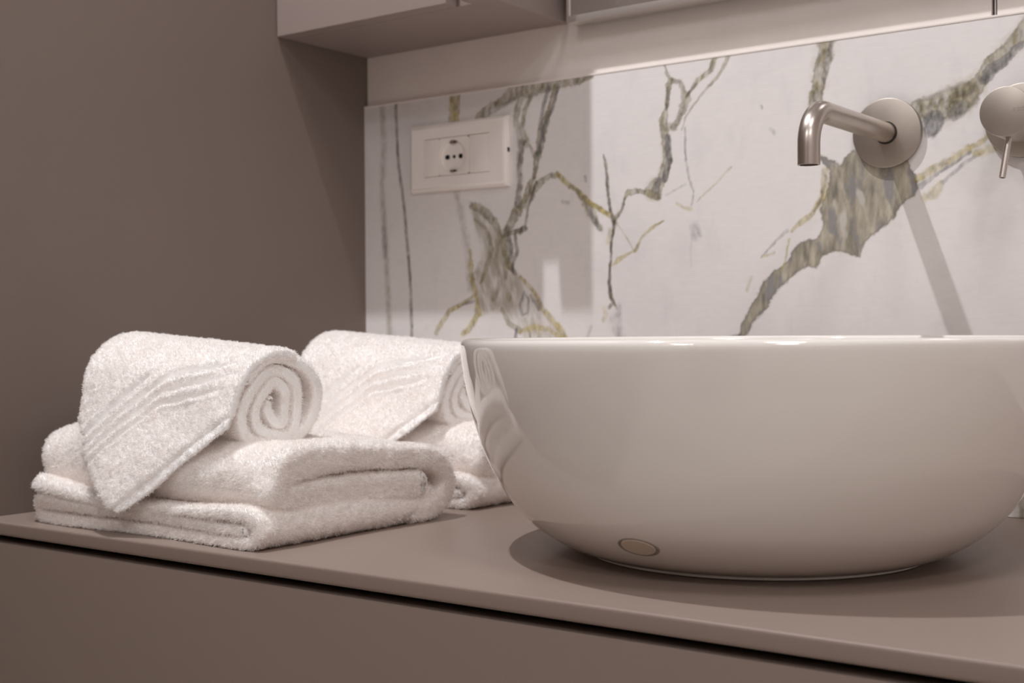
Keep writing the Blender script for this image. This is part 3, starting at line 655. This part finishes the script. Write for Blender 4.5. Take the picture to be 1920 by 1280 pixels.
me_fold = towel_mesh('folded_towel', [pA, pB], fz)
# --- rolled hand towel: spiral (section in y-z, axis along x) whose outermost turn ends in a hanging corner
def K(cx, cy, t):      # section coordinates measured on the end face
    return (-.479+(cx-290)*9.5e-5, .1500-cy*6.95e-5+.004*(700-cx)/450, t)
T1 = .0100
ellc, ella, ellb = (-.4310, .1118), .0432, .0352
def E(deg, t=T1): return (ellc[0]+ella*math.cos(math.radians(deg)), ellc[1]+ellb*math.sin(math.radians(deg)), t)
roll_path = [E(a_, .0105) for a_ in (150, 125, 100, 75, 50, 25, 5, -15, -35, -55, -75, -95)]
roll_path += [K(540, 1075, .0105), K(410, 985, .0105), K(372, 800, .0098), K(420, 590, .0100), K(520, 390, .0100), K(660, 240, .0100), K(830, 190, .0098), K(960, 270, .0100), K(1025, 450, .0100), K(1035, 650, .0100), K(985, 850, .0100), K(860, 965, .0098), K(700, 965, .0098), K(570, 900, .0100), K(545, 740, .0100), K(590, 560, .0100), K(680, 400, .0096), K(790, 330, .0100), K(880, 420, .0100), K(905, 600, .0096), K(860, 780, .0096), K(760, 820, .0100), K(700, 700, .0095), K(715, 560, .0080)]
X0R, X1R = .101, .3015
def place_roll(a, b, s):
    t = (s-X0R)/(X1R-X0R)
    z = b+.0150*(1-t)+.0012*np.sin(s*60+a*20)
    cz = (b-.1118); k = 1+.02*np.sin(s*45)
    y = ellc[0]+(a-ellc[0])*k*(1+.03*(1-t))+.001*np.sin(s*33)
    # the inner turns stand back or forward a little on the end face
    rr = np.hypot((a-ellc[0])/ella, cz/ellb); x = s-np.clip(1-rr, 0, 1)*.006*np.clip(t*10-9, 0, 1)+.002*np.sin(np.arctan2(cz, a-ellc[0])*3)*np.clip(t*10-9, 0, 1)
    x = x+.005*(1-t)**2*np.clip((-.435-a)/.035, 0, 1)
    return x, y, z
pR = sweep(roll_path, 560, X0R+.004, X1R-.001, 80, place_roll, edge=.004, shrink=.5)
pR = (crumple(*pR, amp=.0005, fine=.0003), pR[1])
# flap: grid over (x, s); s runs over the top, down the front and hangs free
hang = [(-.4775, .1235, 0), (-.4835, .1100, 0), (-.4905, .0940, 0), (-.4995, .0770, 0), (-.5080, .0590, 0), (-.5140, .0400, 0), (-.5180, .0220, 0), (-.5200, .0040, 0)]
fp = crom([(ellc[0]+(ella+.0035)*math.cos(math.radians(a_)), ellc[1]+(ellb+.0035)*math.sin(math.radians(a_)), 0) for a_ in (70, 90, 110, 130, 144)] + hang, 400)
sl_ = np.concatenate([[0], np.cumsum(np.hypot(*np.diff(fp[:, :2], axis=0).T))])
def s_of_z(z):
    m = np.argmax(fp[:, 1]); return np.interp(-z, -fp[m:, 1], sl_[m:])
NU, NV = 260, 270
xe = X0R+(X1R+.001-X0R)*np.linspace(0, 1, NU)
AP = (.1990, .0162)
kx = 1-(xe-X0R)/(X1R-X0R)
ze = np.where(xe < AP[0], .0885+(AP[1]-.0885)*np.clip((xe-X0R-.002)/(AP[0]-X0R-.002), 0, 1)**1.0, AP[1]+(.0905-AP[1])*((xe-AP[0])/(X1R-AP[0]))**.97)
ze = np.where((xe < AP[0]) & (ze > .05), (ze+.0125*kx)/(1+.25*kx), ze)
ze += .003*np.exp(-((xe-AP[0])/.005)**2)+.0008*np.sin(xe*130)
se = s_of_z(ze)
vv = np.linspace(0, 1, NV)
U, Sg = np.broadcast_to(xe[:, None], (NU, NV)), se[:, None]*vv[None]
yy = np.interp(Sg, sl_, fp[:, 0]); zz = np.interp(Sg, sl_, fp[:, 1])
tt = (U-X0R)/(X1R-X0R); up_ = np.clip((zz-.05)/.06, 0, 1)
zz2 = zz+.0150*(1-tt)*up_
yy2 = yy-(.0035*np.sin(U*42+.5)*(1-up_))+.0015*np.sin(U*33)+(ellc[0]-yy)*(-.03)*(1-tt)*up_
xx2 = U+.0*zz
xx2 = xx2+.006*np.clip((zz2-.10)/.06, 0, 1)*(1-tt)+.0165*(1-tt)**2*np.clip((-.440-yy)/.035, 0, 1)*np.clip((.150-zz2)/.05, .1, 1)*np.clip((zz2-.015)/.06, 0, 1)
# left end rolls in: the silhouette is rounded
G = np.stack([xx2, yy2, zz2], -1)
du = np.gradient(G, axis=0); dv = np.gradient(G, axis=1); Ng = np.cross(dv, du); Ng /= np.linalg.norm(Ng, axis=-1, keepdims=True)
if Ng[NU//2, int(NV*.8), 1] > 0: Ng = -Ng
ed = np.minimum.reduce([(U-xe[0]), (xe[-1]-U)+.0008, (se[:, None]-Sg)*.78+.0])
taper = np.sqrt(np.clip(1-(1-np.clip(ed/.0045, 0, 1))**2, 0, 1)); TH_ = 1
# woven border: grooves parallel to the hem
e0 = np.array([AP[0], s_of_z(AP[1])]); e1 = np.array([X1R, s_of_z(.0905)]); ev = (e1-e0)/np.linalg.norm(e1-e0)
DH = (U-e0[0])*ev[1]-(Sg-e0[1])*ev[0]*1.0
DH = -( (Sg-e0[1])*ev[0]-(U-e0[0])*ev[1])
th = (.0076-.0042*np.exp(-(np.clip(DH-.0075, 0, 1)/.0022)**2)*(DH < .03))*(.45+.55*taper)
Uw = np.where(U < .215, U, .215+.34*(U-.215)); DG = -((Sg-e0[1])*ev[0]-(Uw-e0[0])*ev[1])
wob = .0016*fbm(U, Sg, 40, 71, 2)
gro = np.zeros_like(U)
for g0, gw, gd, gl in ((.0640, .0016, .0032, .29), (.0735, .0019, .0040, .30), (.0835, .0019, .0040, .30), (.0960, .0027, .0038, .20)): gro += (gd*np.exp(-((DG+wob-g0)/gw)**2)-.0009*np.exp(-((np.abs(DG+wob-g0)-gw*2.2)/.0015)**2))*np.clip((gl-U)*25, 0, 1)
gro += .0006*np.clip(fbm(U*.8-Sg*.2, DG*1.0, 90, 35, 3), 0, 1)
hemz = np.exp(-((DH-.0085)/.0011)**2)*.0012; LE = (U-xe[0])   # stitched hem
puf = .0009*fbm(U, Sg, 60, 31, 3)+.0004*fbm(U, Sg, 240, 32, 2)+.0006*np.sin(U*900)*np.exp(-((DH-.004)/.004)**2)*.5
front = G+Ng*(th/2+puf-gro*1.25-hemz)[..., None]; backf = G-Ng*(th/2)[..., None]
idf = np.arange(NU*NV).reshape(NU, NV); idb = idf+NU*NV
qf = np.stack([idf[:-1, :-1], idf[:-1, 1:], idf[1:, 1:], idf[1:, :-1]], -1).reshape(-1, 4)
qb = np.stack([idb[:-1, :-1], idb[1:, :-1], idb[1:, 1:], idb[:-1, 1:]], -1).reshape(-1, 4)
rim = np.concatenate([idf[:, 0], idf[-1, 1:], idf[::-1, -1][1:], idf[0, ::-1][1:-1]]); rb = rim+NU*NV
qr = np.stack([rim, np.roll(rim, -1), np.roll(rb, -1), rb], -1)
vF = np.vstack([front.reshape(-1, 3), backf.reshape(-1, 3)]); fF = np.vstack([qf, qb, qr])
if normals(vF, fF)[idf[NU//2, int(NV*.8)], 1] > 0: fF = fF[:, ::-1]
pF = (vF, fF)
gmap = gro; hmap = DH < .0095
from mathutils.kdtree import KDTree
kd = KDTree(NU*NV//4)
sub = [(i, j) for i in range(0, NU, 2) for j in range(0, NV, 2)]
for n_, (i, j) in enumerate(sub): kd.insert(front[i, j], n_)
kd.balance()
def skipf(P):
    out = np.zeros(len(P), bool)
    for i in range(len(P)):
        _, n_, dd = kd.find(P[i])
        if dd < .003: out[i] = gmap[sub[n_]] > .0007 or (hmap[sub[n_]] and (i*7919) % 10 < 7)
    return out
fz2 = fuzz([pR, pF], DENS, 2, L=.0021, skip=skipf, bare=.9)
me_roll = towel_mesh('rolled_towel', [pR, pF], fz2)

def towel(me, name, label, loc, rz=0):
    grp = 'folded bath towels on the vanity' if 'fold' in name else 'rolled hand towels on the folded ones'
    o = link(name, me)
    o.location = loc; o.rotation_euler = (0, 0, rz)
    return tag(o, label, 'towel', grp)
towel(me_fold, 'folded_towel', 'thick white folded terry bath towel in front, left of the basin', (0, 0, 0))
towel(me_roll, 'rolled_towel', 'rolled white terry towel with hanging corner on the front folded towel', (0, 0, 0))
BD = Vector((-.0065, .2645, 0))
fb = towel(me_fold, 'folded_towel', 'white folded terry towel near the wall, partly hidden by the basin', (-.0065, .2442, 0)); fb.scale = (1, .94, 1)
rb_ = towel(me_roll, 'rolled_towel', 'rolled white terry towel near the wall, half behind the basin edge', BD+Vector((.004, 0, .0)))
